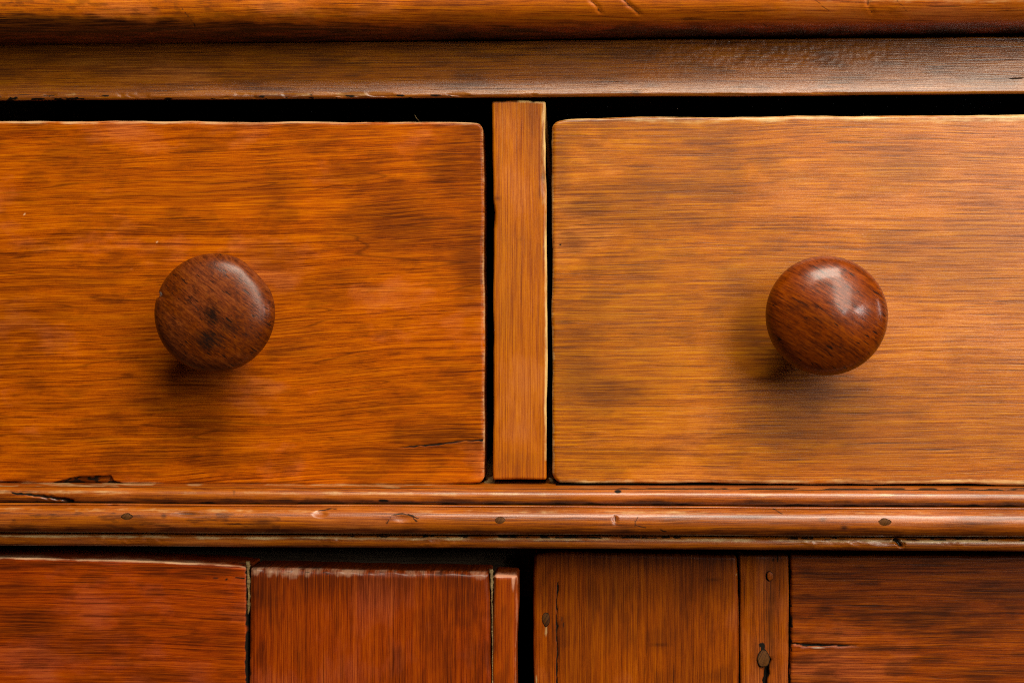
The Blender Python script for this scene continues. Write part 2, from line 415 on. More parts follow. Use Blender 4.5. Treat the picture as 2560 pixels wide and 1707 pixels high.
# frieze rail: hollow face, rounded lower arris
zt = px_z(99, 0.0); zb = px_z(243, -0.001)
prof = [(0.006, zt + 0.0), (0.0034, zt)]
for s in np.linspace(0, 1, 46):
    z = zt + (zb + 0.0010 - zt) * s
    prof.append((0.0030 - 0.0042 * s ** 1.35, z))
for a in np.linspace(0, 90, 9)[1:]:
    prof.append((-0.0012 + 0.0010 * (1 - math.cos(math.radians(a))), zb + 0.0010 - 0.0010 * math.sin(math.radians(a))))
prof += [(0.000, zb), (0.006, zb + 0.001), (0.006, zt)]
def fr_attr(px, py, k, A):
    n = fbm(px / 90 + 2, py / 18 + 1, 5)
    A["stain_shade"][:] = 0.55 * sstep(0.50, 0.72, n) * np.interp(py, [100, 215, 240], [1, 0.8, 0.2])
    A["stain_shade"] = np.maximum(A["stain_shade"], blobs(px, py, [(1590, 230, 18, 12, .7), (2330, 150, 200, 30, .3), (300, 150, 500, 40, .45), (1250, 225, 40, 16, .4)], 3))
    low = sstep(225, 238, py)
    A["wear_glint"][:] = low * sstep(244, 238, py) * (0.1 + 0.32 * sstep(.5, .68, fbm(px / 45, py / 30, 4)) * sstep(1150, 900, px))
    d, t = seg_dist(px, py, [(2525, 197), (2562, 195)]); A["dirt_shade"] = np.maximum(A["dirt_shade"], .7 * (1 - sstep(1, 3.5, d)))
    A["dirt_shade"] = np.maximum(A["dirt_shade"], 0.8 * sstep(0.62, 0.7, fbm(px / 30 + 5, py / 8, 4)) * sstep(232, 240, py) * (px < 1300))
def fr_h(px, py, k, A):
    rip = (fbm(px / 9, py / 9, 3) - 0.5) * 0.00028 * sstep(1500, 1750, px) * sstep(2450, 2100, px) * sstep(90, 105, py) * sstep(200, 130, py)
    chip = 0.0003 * sstep(0.6, 0.7, fbm(px / 40 + 8, py / 14, 3)) * sstep(228, 240, py)
    return rip + chip
sweep("frieze_rail", W["frieze"], cabinet, prof, XL, XR, 900, 0.00022, 0.00015, slope=0.0, seed=6.0, attrs=fr_attr, height=fr_h)

# drawer divider
def div_attr(px, py, d, A):
    A["wear_glint"] = np.maximum(A["wear_glint"], 0.45 * np.exp(-((px - 1358) / 7.0) ** 2) * sstep(620, 430, py) * (0.6 + 0.6 * fbm(px / 10, py / 50, 3)))
    A["wear_glint"] *= np.where(px < 1290, 0.25, 1.0) * np.where(py > 1150, 0.3, 1)
    A["stain_shade"] = np.maximum(A["stain_shade"], blobs(px, py, [(1240, 495, 12, 8, .9), (1357, 445, 12, 14, .75), (1348, 480, 8, 34, .5), (1298, 600, 4, 4, .8), (1330, 300, 30, 60, .35), (1300, 1160, 60, 50, .35)], 2))
    A["dirt_shade"] = np.maximum(A["dirt_shade"], 0.7 * sstep(262, 254, py) * (0.2 + fbm(px / 12, py / 9, 3)))
def div_h(px, py, d, A):
    a = 0.0011 * np.exp(-((px - 1230) / 7.0) ** 2) * sstep(500, 520, py) * sstep(585, 550, py)
    b = 0.0007 * np.exp(-((px - 1363) / 7.0) ** 2) * sstep(430, 445, py) * sstep(500, 470, py)
    return a + b
board("drawer_divider", W["divider"], cabinet, [(250, 1231), (500, 1233), (530, 1236), (575, 1233), (1200, 1233)],
      [(250, 1364), (700, 1367), (1200, 1368)], [(1225, 252), (1300, 250), (1370, 252)], 1197, 0.0008, 0.30, bevel=0.0009, radius=0.0006, seed=2.2,
      wear_glint=0.6, attrs=div_attr, height=div_h, step=0.0012)

# dust board under the drawers, with the moulding planted on its front edge
zl = float(P(1280, 1211.5, 0.0)[1])
SL = -0.0008 * 0
prof = [(0.30, zl), (0.02, zl)]
for yv in np.linspace(0.012, -0.0105, 26): prof.append((yv, zl))
for a in np.linspace(0, 90, 6)[1:]: prof.append((-0.0105 - 0.0005 * math.sin(math.radians(a)), zl - 0.0005 * (1 - math.cos(math.radians(a)))))
prof += [(-0.011, zl - 0.004), (-0.011, zl - 0.0203), (0.004, zl - 0.0203), (0.012, zl - 0.0203), (0.30, zl - 0.0203)]
def ledge_attr(px, py, k, A):
    A["wear_glint"][:] = 0.45 * sstep(0.42, 0.6, fbm(px / 70, py / 6, 4)) * np.interp(px, [0, 1300, 1600], [1, .8, .3])
    grime = 0.85 * sstep(0.40, 0.55, fbm(px / 40 + 11, py / 5, 4))
    A["dirt_shade"][:] = np.where(px > 1480, grime * sstep(1216, 1222, py), 0.35 * grime)
    A["dirt_shade"] = np.maximum(A["dirt_shade"], 0.9 * sstep(1206, 1211, py) * sstep(1214, 1212, py) * (px > 1390))
sweep("dust_board", W["mould"], cabinet, prof, XL, XR, 500, 0.00004, 0.0001, seed=9.0, attrs=ledge_attr)

moulding = None
def bead(name, py0, py1, yfront, yback, seed, attrs, height, parent, refx=(), lip=None):
    """half-round bead between photo rows py0..py1, projecting to yfront"""
    za = float(P(1280, py0, yback - 0.001)[1]); zb_ = float(P(1280, py1, yback - 0.001)[1])
    zc = (za + zb_) / 2; rz = (za - zb_) / 2
    prof = [(-0.009, za)]
    if lip is not None:
        yl, hl = lip
        for a in np.linspace(0, 180, 9):
            prof.append((yl + 0.0003 - 0.0003 * math.sin(math.radians(a)), za - hl / 2 + hl / 2 * math.cos(math.radians(a))))
        za2 = za - hl; zc = (za2 + zb_) / 2; rz = (za2 - zb_) / 2
    for a in np.linspace(0, 180, 56):
        ca = math.sin(math.radians(a)); cz = math.cos(math.radians(a))
        prof.append((yback - (yback - yfront) * ca ** 1.0, zc + rz * math.copysign(abs(cz) ** 0.9, cz)))
    prof.append((-0.009, zb_))
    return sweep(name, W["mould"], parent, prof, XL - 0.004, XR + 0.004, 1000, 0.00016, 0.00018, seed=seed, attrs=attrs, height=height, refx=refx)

moulding = empty("moulding", (0, -0.15 , 0.0)); moulding.parent = cabinet
moulding.location = (0, -0.15, 0.33 + zl - 0.0203)
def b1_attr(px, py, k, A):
    A["stain_shade"][:] = 0.85 * sstep(0.50, 0.68, k + (fbm(px / 50, py / 30, 4) - .5) * .3)  # underside shade painted into the lower half, broken up with grime
    A["wear_glint"][:] = 0.35 * np.exp(-((k - 0.36) / 0.12) ** 2) * (0.3 + fbm(px / 120, k * 3, 3))  # bead highlight painted as a pale band, patchy with wear
    d, t = seg_dist(px, py, [(30, 1232), (110, 1240), (178, 1252)]); A["dirt_shade"] = np.maximum(A["dirt_shade"], 0.8 * (1 - sstep(1, 4 + 4 * t, d)))
    A["dirt_shade"] = np.maximum(A["dirt_shade"], blobs(px, py, [(960, 1251, 20, 5, .9), (585, 1232, 7, 14, .5), (1545, 1228, 14, 7, .9)], 4))
    A["dirt_shade"] = np.maximum(np.maximum(A["dirt_shade"], 0.95 * sstep(0.62, 0.82, k + (fbm(px / 40 + 4, py / 20, 4) - .5) * .2)), 0.8 * sstep(0.12, 0.03, k))  # near-black bottom and top groove: painted shade over grime build-up
def b1_h(px, py, k, A):
    d, t = seg_dist(px, py, [(30, 1232), (110, 1240), (178, 1252)])
    return 0.0012 * (1 - sstep(1, 8, d)) * t + 0.0005 * blobs(px, py, [(160, 1253, 40, 9, 1)], 1)
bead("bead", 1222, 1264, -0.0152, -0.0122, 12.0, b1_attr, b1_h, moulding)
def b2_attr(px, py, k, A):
    A["stain_shade"][:] = 0.9 * sstep(0.66, 0.90, k + (fbm(px / 60, py / 30, 4) - .5) * .4)  # shaded underside painted dark, mixed with grime
    A["stain_shade"] = np.maximum(A["stain_shade"], 0.6 * sstep(0.56, 0.68, fbm(px / 40 + 3, py / 10, 4)) * (px < 700) * (k > .4))
    A["stain_shade"] = np.maximum(A["stain_shade"], blobs(px, py, [(660, 1305, 50, 22, .7), (335, 1300, 60, 14, .5), (410, 1290, 10, 8, .8), (470, 1285, 50, 8, .7), (1700, 1298, 60, 18, .35), (2110, 1318, 14, 8, .9), (2440, 1312, 90, 14, .6), (2058, 1298, 14, 8, .7)], 2))
    A["wear_glint"][:] = 0.35 * np.exp(-((k - 0.34) / 0.09) ** 2) * (0.3 + fbm(px / 120 + 5, k * 3, 3))  # painted highlight along the upper part, with some wear
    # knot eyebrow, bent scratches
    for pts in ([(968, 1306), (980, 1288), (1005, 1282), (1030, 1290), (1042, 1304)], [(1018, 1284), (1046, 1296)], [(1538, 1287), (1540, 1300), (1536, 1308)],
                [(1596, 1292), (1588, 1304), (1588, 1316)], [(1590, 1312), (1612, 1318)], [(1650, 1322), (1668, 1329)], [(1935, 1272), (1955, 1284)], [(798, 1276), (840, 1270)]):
        d, t = seg_dist(px, py, pts); A["dirt_shade"] = np.maximum(A["dirt_shade"], 0.62 * (1 - sstep(0.8, 3.6, d)))
    A["dirt_shade"] = np.maximum(A["dirt_shade"], sstep(0.84, 0.97, k + (fbm(px / 40 + 9, py / 20, 4) - .5) * .12))  # shade below the bead painted almost black, over groove grime
    A["dirt_shade"] = np.maximum(A["dirt_shade"], 0.75 * np.exp(-((k - 0.155) / 0.03) ** 2) * (0.3 + fbm(px / 60, k, 3)))
def b2_h(px, py, k, A):
    return 0.0006 * blobs(px, py, [(800, 1284, 20, 10, 1), (180, 1268, 14, 9, 1), (283, 1265, 14, 8, 1), (470, 1285, 50, 7, .8), (1005, 1296, 30, 10, .8), (1538, 1298, 7, 14, .9)], 3)
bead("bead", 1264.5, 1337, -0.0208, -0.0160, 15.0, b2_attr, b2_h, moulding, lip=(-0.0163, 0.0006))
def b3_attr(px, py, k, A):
    A["stain_shade"][:] = 0.8 * sstep(0.62, 0.92, k + (fbm(px / 50 + 7, py / 30, 4) - .5) * .45)  # darker lower half paints the shade under this bead
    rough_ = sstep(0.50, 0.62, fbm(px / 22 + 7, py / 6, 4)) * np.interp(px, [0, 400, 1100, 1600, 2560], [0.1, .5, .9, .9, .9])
    A["dirt_shade"][:] = 0.9 * rough_ * np.exp(-((k - 0.2) / 0.14) ** 2)
    A["dirt_shade"] = np.maximum(A["dirt_shade"], sstep(0.9, 1.0, k))  # painted shade along the bottom edge
    A["dirt_shade"] = np.maximum(A["dirt_shade"], 0.9 * sstep(0.10, 0.0, k) * (0.3 + fbm(px / 60, k, 3)))
    A["wear_glint"][:] = 0.7 * np.exp(-((k - 0.33) / 0.12) ** 2) * (0.2 + fbm(px / 60 + 5, k * 4, 4))  # pale band paints the highlight, along with patchy wear
    d, t = seg_dist(px, py, [(2238, 1350), (2252, 1362)]); A["dirt_shade"] = np.maximum(A["dirt_shade"], 1 - sstep(2, 7, d))
def b3_h(px, py, k, A):
    d, t = seg_dist(px, py, [(2238, 1348), (2252, 1362)])
    return 0.0014 * (1 - sstep(1, 12, d)) + (fbm(px / 16, py / 10, 3) - .5) * 0.0006 * sstep(.45, .6, fbm(px / 120, 3 + 0 * px, 3)) + 0.0006 * blobs(px, py, [(2215, 1352, 40, 12, 1)], 1)
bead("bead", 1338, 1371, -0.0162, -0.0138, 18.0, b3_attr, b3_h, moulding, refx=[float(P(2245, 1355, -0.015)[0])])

def plug(name, cx, cy, rx, ry, y, parent, mat, seed, depth=0.0006, bulge=0.0002):
    """irregular disc: a dowel end or filled nail hole"""
    n = 40; rings = [0, .35, .65, .88, 1.0, 1.0]
    ang = np.linspace(0, 2 * math.pi, n, endpoint=False)
    rr = 0.82 + 0.4 * fbm(np.cos(ang) * 1.1 + seed + 5, np.sin(ang) * 1.1 + seed, 3)
    verts = []; faces = []
    cxw, czw = P(cx, cy, y)
    sc = 0.00014
    for k, q in enumerate(rings):
        yy = y - bulge * (1 - q ** 2) + (depth if k == len(rings) - 1 else 0)
        for a, r in zip(ang, rr): verts.append((cxw + q * r * rx * sc * math.cos(a), yy, czw + q * r * ry * sc * math.sin(a)))
    for k in range(len(rings) - 1):
        for i in range(n):
            j = (i + 1) % n
            faces.append((k * n + i, k * n + j, (k + 1) * n + j, (k + 1) * n + i)[::-1])
    w = np.array(verts)
    at = {"dirt_shade": np.repeat([0, .1, .2, .4, .8, 1.0], n), "stain_shade": np.zeros(len(w)), "wear_glint": np.zeros(len(w))}
    return mesh_obj(name, w, np.array(faces), mat, parent, at)

for (cx, cy, rx, ry, s) in ((1250, 1301, 13, 9, 1.0), (2212, 1305, 16, 9, 2.0), (317, 1291, 13, 8, 3.0)):
    plug("nail_plug", cx, cy, rx, ry, -0.02075, moulding, W["plug"], s, 0.002, 0.0003)

# filler in the corners below the divider
def filler(name, pts_px, y, parent, width, seed, amp=0.6, thick=0.0012, mat=None):
    """ragged strip of old filler along a pixel polyline"""
    pts = np.array(pts_px, float); seg = np.r_[0, np.cumsum(np.hypot(*np.diff(pts, axis=0).T))]
    n = max(12, int(seg[-1] / 3)); s = np.linspace(0, seg[-1], n)
    cx = np.interp(s, seg, pts[:, 0]); cy = np.interp(s, seg, pts[:, 1])
    tx = np.gradient(cx); ty = np.gradient(cy); l = np.hypot(tx, ty); nx_, ny_ = -ty / l, tx / l
    wd = np.array([np.interp(s, np.linspace(0, seg[-1], len(width)), width)])[0]
    verts = []; m = 7
    for i in range(n):
        for j in range(m):
            f = j / (m - 1) * 2 - 1
            e = wd[i] * (1 + amp * 2 * (fbm(s[i] / 9 + seed, f * 2 + seed, 4) - .5))
            px_ = cx[i] + nx_[i] * f * e; py_ = cy[i] + ny_[i] * f * e
            x, z = P(px_, py_, y)
            hh = -0.0003 * (1 - f * f) + (fbm(px_ / 5 + seed, py_ / 5, 3) - .5) * 0.0006 + (thick if abs(f) > .99 else 0)
            verts.append((float(x), y + float(hh), float(z)))
    idx = np.arange(n * m).reshape(n, m)
    q = np.stack([idx[:-1, :-1], idx[:-1, 1:], idx[1:, 1:], idx[1:, :-1]], -1).reshape(-1, 4)
    w = np.array(verts)
    at = {"dirt_shade": 0.5 * fbm(w[:, 0] * 900 + seed, w[:, 2] * 900, 3), "stain_shade": np.zeros(len(w)), "wear_glint": np.zeros(len(w))}
    return mesh_obj(name, w, q, mat or W["putty"], parent, at)
filler("corner_filler", [(1212, 1209), (1226, 1203), (1238, 1190)], 0.006, cabinet, [5, 9, 3], 4.0)
filler("corner_filler", [(1372, 1195), (1380, 1205), (1392, 1210)], 0.006, cabinet, [2, 6, 4], 7.0)

# carcass sides, back, partition, inner boards
zdoorbot = -0.30
box("side_panel", W["inside"], cabinet, XL - 0.002, XL + 0.018, 0.0, 0.30, zdoorbot - 0.03, zt)
box("side_panel", W["inside"], cabinet, XR - 0.018, XR + 0.002, 0.0, 0.30, zdoorbot - 0.03, zt)
box("back_panel", W["inside"], cabinet, XL, XR, 0.30, 0.312, zdoorbot - 0.03, zt + 0.01)
box("inner_shelf", W["inside"], cabinet, XL + 0.018, XR - 0.018, 0.03, 0.30, -0.20, -0.188)
box("bottom_board", W["inside"], cabinet, XL + 0.018, XR - 0.018, 0.02, 0.30, zdoorbot - 0.03, zdoorbot - 0.012)
box("inner_rail", W["inside"], cabinet, XL + 0.018, XR - 0.018, 0.018, 0.034, zl - 0.0203 - 0.022, zl - 0.0236)

# ------------------------------------------------------------------ drawers
def drawer_box(root, x0, x1, z0, z1):
    box("drawer_side", W["inside"], root, x0 + 0.004, x0 + 0.014, 0.0195, 0.27, z0, z1 - 0.006)
    box("drawer_side", W["inside"], root, x1 - 0.014, x1 - 0.004, 0.0195, 0.27, z0, z1 - 0.006)
    box("drawer_back", W["inside"], root, x0 + 0.0145, x1 - 0.0145, 0.258, 0.268, z0 + 0.004, z1 - 0.012)
    box("drawer_bottom", W["inside"], root, x0 + 0.0145, x1 - 0.0145, 0.0195, 0.257, z0 + 0.004, z0 + 0.009)

XlL = float(P(-138, 750, 0)[0]); XlR = float(P(1211, 750, 0)[0])
XrL = float(P(1382, 750, 0)[0]); XrR = float(P(2748, 750, 0)[0])
dl = empty("drawer", ((XlL + XlR) / 2, 0.13, zl),
           "amber brown drawer with chipped lower edge and dark flat-topped knob", "drawer", "pair of drawers under the frieze")
dr = empty("drawer", ((XrL + XrR) / 2, 0.13, zl),
           "lighter honey brown drawer with glossy rounded red-brown knob", "drawer", "pair of drawers under the frieze")
drawer_box(dl, XlL, XlR, zl, float(P(500, 304, 0)[1]))
drawer_box(dr, XrL, XrR, zl, float(P(2000, 290, 0)[1]))

CHIP = [(128, 1207), (160, 1197), (205, 1189), (278, 1188), (288, 1200), (300, 1207)]
def chip_mask(px, py):
    top = np.interp(px, [125, 150, 200, 276, 284, 305], [1208, 1200, 1190, 1188, 1200, 1208]) + (fbm(px / 9, 0 * px, 3) - .5) * 3
    return sstep(-1.0, 1.5, py - top) * (px > 122) * (px < 308)
def dl_attr(px, py, d, A):
    A["stain_shade"][:] = blobs(px, py, [
        (1130, 420, 130, 150, .55), (1000, 560, 220, 90, .45), (1180, 640, 60, 200, .45), (860, 440, 120, 30, .4), (1190, 330, 60, 60, .5),
        (480, 980, 190, 40, .3), (690, 640, 120, 70, .35), (400, 640, 60, 40, .3), (120, 700, 260, 50, .25), (760, 720, 200, 60, .3),
        (1120, 1095, 200, 60, .6), (1000, 1130, 260, 30, .4), (700, 470, 120, 20, .3), (300, 490, 200, 16, .3), (140, 1010, 160, 18, .3), (60, 500, 60, 18, .35), (40, 800, 200, 160, .35), (540, 800, 230, 90, .35)], 1.0) * 1.3  # stains, strengthened also to deepen the knob's contact shade
    A["stain_shade"] = np.maximum(A["stain_shade"], 0.42 * sstep(0.46, 0.70, fbm(px / 100, py / 44 + 3, 7, 0.66)))
    top = sstep(318, 304, py); A["wear_glint"] = np.maximum(A["wear_glint"], top * (0.15 + 0.8 * fbm(px / 60, py / 8, 4)))
    d2, t = seg_dist(px, py, [(1205, 1100), (1150, 1103), (1080, 1112), (1000, 1118), (900, 1121)])
    wdt = np.interp(t, [0, .5, 1], [3.2, 2.4, 1.0])
    A["dirt_shade"] = np.maximum(A["dirt_shade"], (1 - sstep(wdt * .4, wdt * 1.4, d2)) * np.interp(t, [0, .15, .55, .8, 1], [.75, .6, .9, .35, .15]))
    c = chip_mask(px, py)
    A["stain_shade"] = np.maximum(A["stain_shade"], c * 0.75); A["wear_glint"] *= (1 - c)
    edge = c * (1 - c) * 4
    A["dirt_shade"] = np.maximum(A["dirt_shade"], np.maximum(edge, c * 0.7 * sstep(.45, .6, fbm(px / 16, py / 7, 3))))
    # pale specks
    for (x, y, r) in ((328, 672, 4), (392, 606, 4), (423, 618, 4), (373, 722, 4), (440, 612, 3), (1047, 300, 6), (62, 535, 4)):
        A["wear_glint"] = np.maximum(A["wear_glint"], 0.75 * (1 - sstep(0.2 * r, 0.9 * r, np.hypot((px - x) / 1.6, py - y))))
def dl_h(px, py, d, A):
    d2, t = seg_dist(px, py, [(1205, 1100), (1150, 1103), (1080, 1112), (1000, 1118)])
    return 0.0011 * chip_mask(px, py) + 0.00015 * (1 - sstep(1, 4, d2))
board("drawer_front", W["drawer_l"], dl, -138, [(300, 1208), (700, 1210), (1200, 1211)], [(-138, 302), (0, 302), (600, 304), (1050, 304), (1170, 305), (1211, 309)],
      [(-138, 1206), (0, 1206), (330, 1209), (800, 1213), (1120, 1213), (1211, 1206)], 0.0, 0.019, bevel=0.0013, radius=0.0024, seed=1.1,
      attrs=dl_attr, height=dl_h, step=0.0008, wear_glint=0.42, wearw=0.0009, refx=[285], refz=[1100, 1112])
def dr_attr(px, py, d, A):
    A["stain_shade"][:] = blobs(px, py, [
        (1480, 520, 120, 60, .55), (1440, 900, 90, 200, .4), (1500, 980, 160, 60, .5), (1870, 830, 60, 110, .35), (1830, 730, 80, 60, .25), (1650, 470, 260, 40, .4),
        (1800, 480, 160, 40, .35), (2070, 980, 160, 50, .45), (1430, 600, 60, 40, .5), (1900, 1090, 200, 20, .3), (1560, 1130, 220, 18, .3),
        (2290, 440, 120, 26, .3), (2260, 700, 120, 40, .25), (2500, 900, 140, 20, .2), (1700, 380, 160, 14, .3), (1400, 430, 40, 140, .4), (1600, 540, 300, 60, .4)], 5.0) * 1.25  # stains; patches beside the knob also paint part of its shadow
    A["stain_shade"] = np.maximum(A["stain_shade"], 0.36 * sstep(0.46, 0.70, fbm(px / 100 + 8, py / 44 + 6, 7, 0.66)) * np.interp(px, [1400, 2100, 2560], [1, .8, .4]))
    top = sstep(326, 290, py); A["wear_glint"] = np.maximum(A["wear_glint"], top * (0.05 + 0.75 * fbm(px / 80, py / 8, 4)))
    A["wear_glint"] = np.maximum(A["wear_glint"], 0.55 * sstep(1190, 1204, py) * (0.4 + 0.8 * fbm(px / 70 + 5, py / 10, 3)))
    for pts, k in (([(2476, 345), (2508, 347)], .5), ([(1383, 608), (1400, 613)], .9), ([(2170, 586), (2188, 588)], .4)):
        d2, t = seg_dist(px, py, pts); A["dirt_shade"] = np.maximum(A["dirt_shade"], k * (1 - sstep(1, 3.5, d2)))
board("drawer_front", W["drawer_r"], dr, [(290, 1381), (620, 1380), (1200, 1382)], 2748, [(1381, 304), (1420, 297), (1560, 293), (2000, 290), (2330, 288), (2420, 289), (2560, 286), (2748, 285)],
      [(1381, 1200), (1400, 1207), (1700, 1208), (2560, 1212), (2748, 1212)], 0.0, 0.019, bevel=0.0012, radius=0.0027, seed=4.4,
      attrs=dr_attr, step=0.0008, wear_glint=0.42, wearw=0.0009)

# knobs
def knob(root, cx, cy, rpx, prof, mat, seed, attrs, shape, label):
    ymax = -min(prof, key=lambda q: -q[0])[1] if False else None
    rmax = max(p[0] for p in prof); yk = -[p[1] for p in prof if p[0] == rmax][0]
    x0, z0 = P(cx, cy, yk); x0 = float(x0); z0 = float(z0)
    scale = rpx * (yk - CAM[1]) / F / rmax
    pr = np.array(prof, float)
    # smooth resample (Catmull-Rom)
    n = len(pr); out = []
    for i in range(n - 1):
        p0, p1, p2, p3 = pr[max(i - 1, 0)], pr[i], pr[i + 1], pr[min(i + 2, n - 1)]
        for t in np.linspace(0, 1, 10, endpoint=False):
            out.append(0.5 * ((2 * p1) + (-p0 + p2) * t + (2 * p0 - 5 * p1 + 4 * p2 - p3) * t * t + (-p0 + 3 * p1 - 3 * p2 + p3) * t ** 3))
    out.append(pr[-1]); out = np.array(out); out[:, 0] = np.maximum(out[:, 0], 0.00002)
    S = 160; ang = np.linspace(0, 2 * math.pi, S, endpoint=False)
    r = np.repeat(out[:, 0][:, None] * scale, S, 1); yy = -np.repeat(out[:, 1][:, None], S, 1)
    a = np.repeat(ang[None, :], len(out), 0)
    r = r * shape(a, out[:, 1][:, None])
    x = x0 + r * np.cos(a); z = z0 + r * np.sin(a)
    nn = (fbm(x * 70 + seed, z * 70 + seed, 3) - .5) * 0.0006
    yy = yy + nn * (yy < -0.015)
    px, py = toPX(x, yy, z)
    A = {k: np.zeros_like(x) for k in ("wear_glint", "stain_shade", "dirt_shade")}
    attrs(px, py, yy, A)
    split = int(np.argmin(np.abs(out[:, 1] - 0.0125) + (np.arange(len(out)) > len(out) // 2) * 9))
    def part(nm, i0, i1, parent):
        v = np.stack([x, yy, z], -1)[i0:i1].reshape(-1, 3); m = i1 - i0
        idx = np.arange(m * S).reshape(m, S)
        nx_ = np.roll(idx, -1, 1)
        q = np.stack([idx[:-1], nx_[:-1], nx_[1:], idx[1:]], -1).reshape(-1, 4)
        return mesh_obj(nm, v, q, mat, parent, {k: b[i0:i1].reshape(-1).clip(0, 1) for k, b in A.items()})
    head = part("knob", split, len(out), root); head["label"] = label
    part("stem", 0, split + 1, head)
    return head

prof_l = [(13.2, -1.0), (13.0, 1.0), (10.6, 4.0), (9.6, 8.0), (11.0, 12.0), (15.8, 15.2), (19.4, 17.6), (20.6, 20.4), (20.0, 23.2), (17.6, 25.6), (13.0, 27.4), (7.0, 28.3), (3.0, 28.55), (0.0, 28.6)]
prof_r = [(12.8, -1.0), (12.6, 1.0), (10.4, 4.0), (9.4, 8.0), (10.8, 12.0), (15.6, 15.2), (19.2, 17.8), (20.5, 20.8), (20.0, 23.6), (17.8, 26.5), (13.6, 29.0), (8.0, 31.0), (3.5, 32.0), (0.0, 32.3)]
mm = lambda p: [(a / 1000, b / 1000) for a, b in p]
def sh_l(a, y):
    deg = np.degrees(a)
    flat = 1 - 0.045 * np.exp(-((deg - 42) / 17) ** 2) + 0.012 * np.cos(np.radians(deg - 300)) + 0.008 * np.cos(2 * np.radians(deg - 10))
    notch = 0.05 * np.exp(-((deg - 163) / 2.0) ** 2) * (y > 0.017)
    return np.where(y > 0.012, flat - notch, 1.0)
def sh_r(a, y):
    return 1 + 0.008 * np.cos(2 * a + 0.5) + 0.004 * np.cos(3 * a)
def kl_attr(px, py, yy, A):
    A["stain_shade"][:] = blobs(px, py, [(530, 792, 34, 46, 1), (524, 848, 46, 46, 1), (568, 815, 32, 28, .8), (440, 840, 60, 70, .3), (540, 930, 140, 40, .4)], 2)  # dark spots, and darker tone at the lower left and lower rim
    A["stain_shade"] = np.maximum(A["stain_shade"], 0.3 * sstep(.5, .66, fbm(px / 9 + 3, py / 9, 4)))
    for pts in ([(460, 742), (478, 760), (497, 775)], [(515, 662), (532, 672)]):
        d, t = seg_dist(px, py, pts); A["dirt_shade"] = np.maximum(A["dirt_shade"], 0.55 * (1 - sstep(0.8, 4, d)))
    A["dirt_shade"] = np.maximum(A["dirt_shade"], 0.9 * sstep(-0.016, -0.010, yy))  # near-black towards the stem
    A["wear_glint"] = np.maximum(A["wear_glint"], 1.2 * (1 - sstep(2, 8, np.hypot(px - 400, py - 736))))
def kr_attr(px, py, yy, A):
    A["stain_shade"][:] = blobs(px, py, [(2010, 770, 70, 26, .5), (2050, 800, 90, 24, .5), (2085, 870, 90, 24, .35)], 6)
    A["stain_shade"] = np.maximum(A["stain_shade"], 0.25 * sstep(.5, .66, fbm(px / 10 + 13, py / 9, 4)))
    A["dirt_shade"][:] = 0.9 * sstep(-0.016, -0.010, yy)  # tone falls to near-black on the stem
knob(dl, 537, 781, 151, mm(prof_l), W["knob_l"], 3.0, kl_attr, sh_l, "dark worn wooden knob with blackened spots and a nick in its rim")
knob(dr, 2065, 789, 149, mm(prof_r), W["knob_r"], 8.0, kr_attr, sh_r, "glossy domed red-brown wooden knob")

# ------------------------------------------------------------------ cupboard doors
YL, YR = -0.0125, 0.0005
door_l = empty("cupboard_door", (float(P(580, 1700, YL)[0]), 0.005, zdoorbot),
               "reddish cupboard door with pale filler in its joints and a narrow edge strip", "cupboard door", "pair of cupboard doors below the moulding")
door_r = empty("cupboard_door", (float(P(2040, 1700, YR)[0]), 0.010, zdoorbot),
               "browner cupboard door with plugged holes and a short split in its rail", "cupboard door", "pair of cupboard doors below the moulding")
BOT = 2960
def rl_attr(px, py, d, A):
    A["stain_shade"][:] = blobs(px, py, [(60, 1560, 160, 60, .6), (200, 1620, 220, 50, .45), (40, 1470, 130, 26, .4), (380, 1690, 220, 30, .5), (540, 1430, 90, 12, .5), (130, 1410, 160, 10, .5), (570, 1600, 50, 100, .3)], 8) * 1.3
    A["stain_shade"] = np.maximum(A["stain_shade"], 0.5 * sstep(0.54, 0.70, fbm(px / 80 + 4, py / 20 + 2, 5)))
    A["wear_glint"] *= np.where(py < 1440, 1.0, 0.0)
    A["dirt_shade"] = np.maximum(A["dirt_shade"], 0.8 * sstep(609, 616, px + (fbm(px / 20, py / 8, 3) - .5) * 9))
    d2, t = seg_dist(px, py, [(530, 1444), (608, 1446)]); A["dirt_shade"] = np.maximum(A["dirt_shade"], .7 * (1 - sstep(1, 3, d2)))
TOPL = [(-160, 1391), (0, 1393), (250, 1398), (440, 1404), (540, 1410), (615, 1419)]
board("rail", W["rail_l"], door_l, -160, [(1400, 616), (1707, 617), (2000, 617)], TOPL, 1830, YL, 0.021, bevel=0.0011, radius=0.0004, seed=6.1, attrs=rl_attr, walldirt=0.0, wear_glint=0.62, wearw=0.0006)
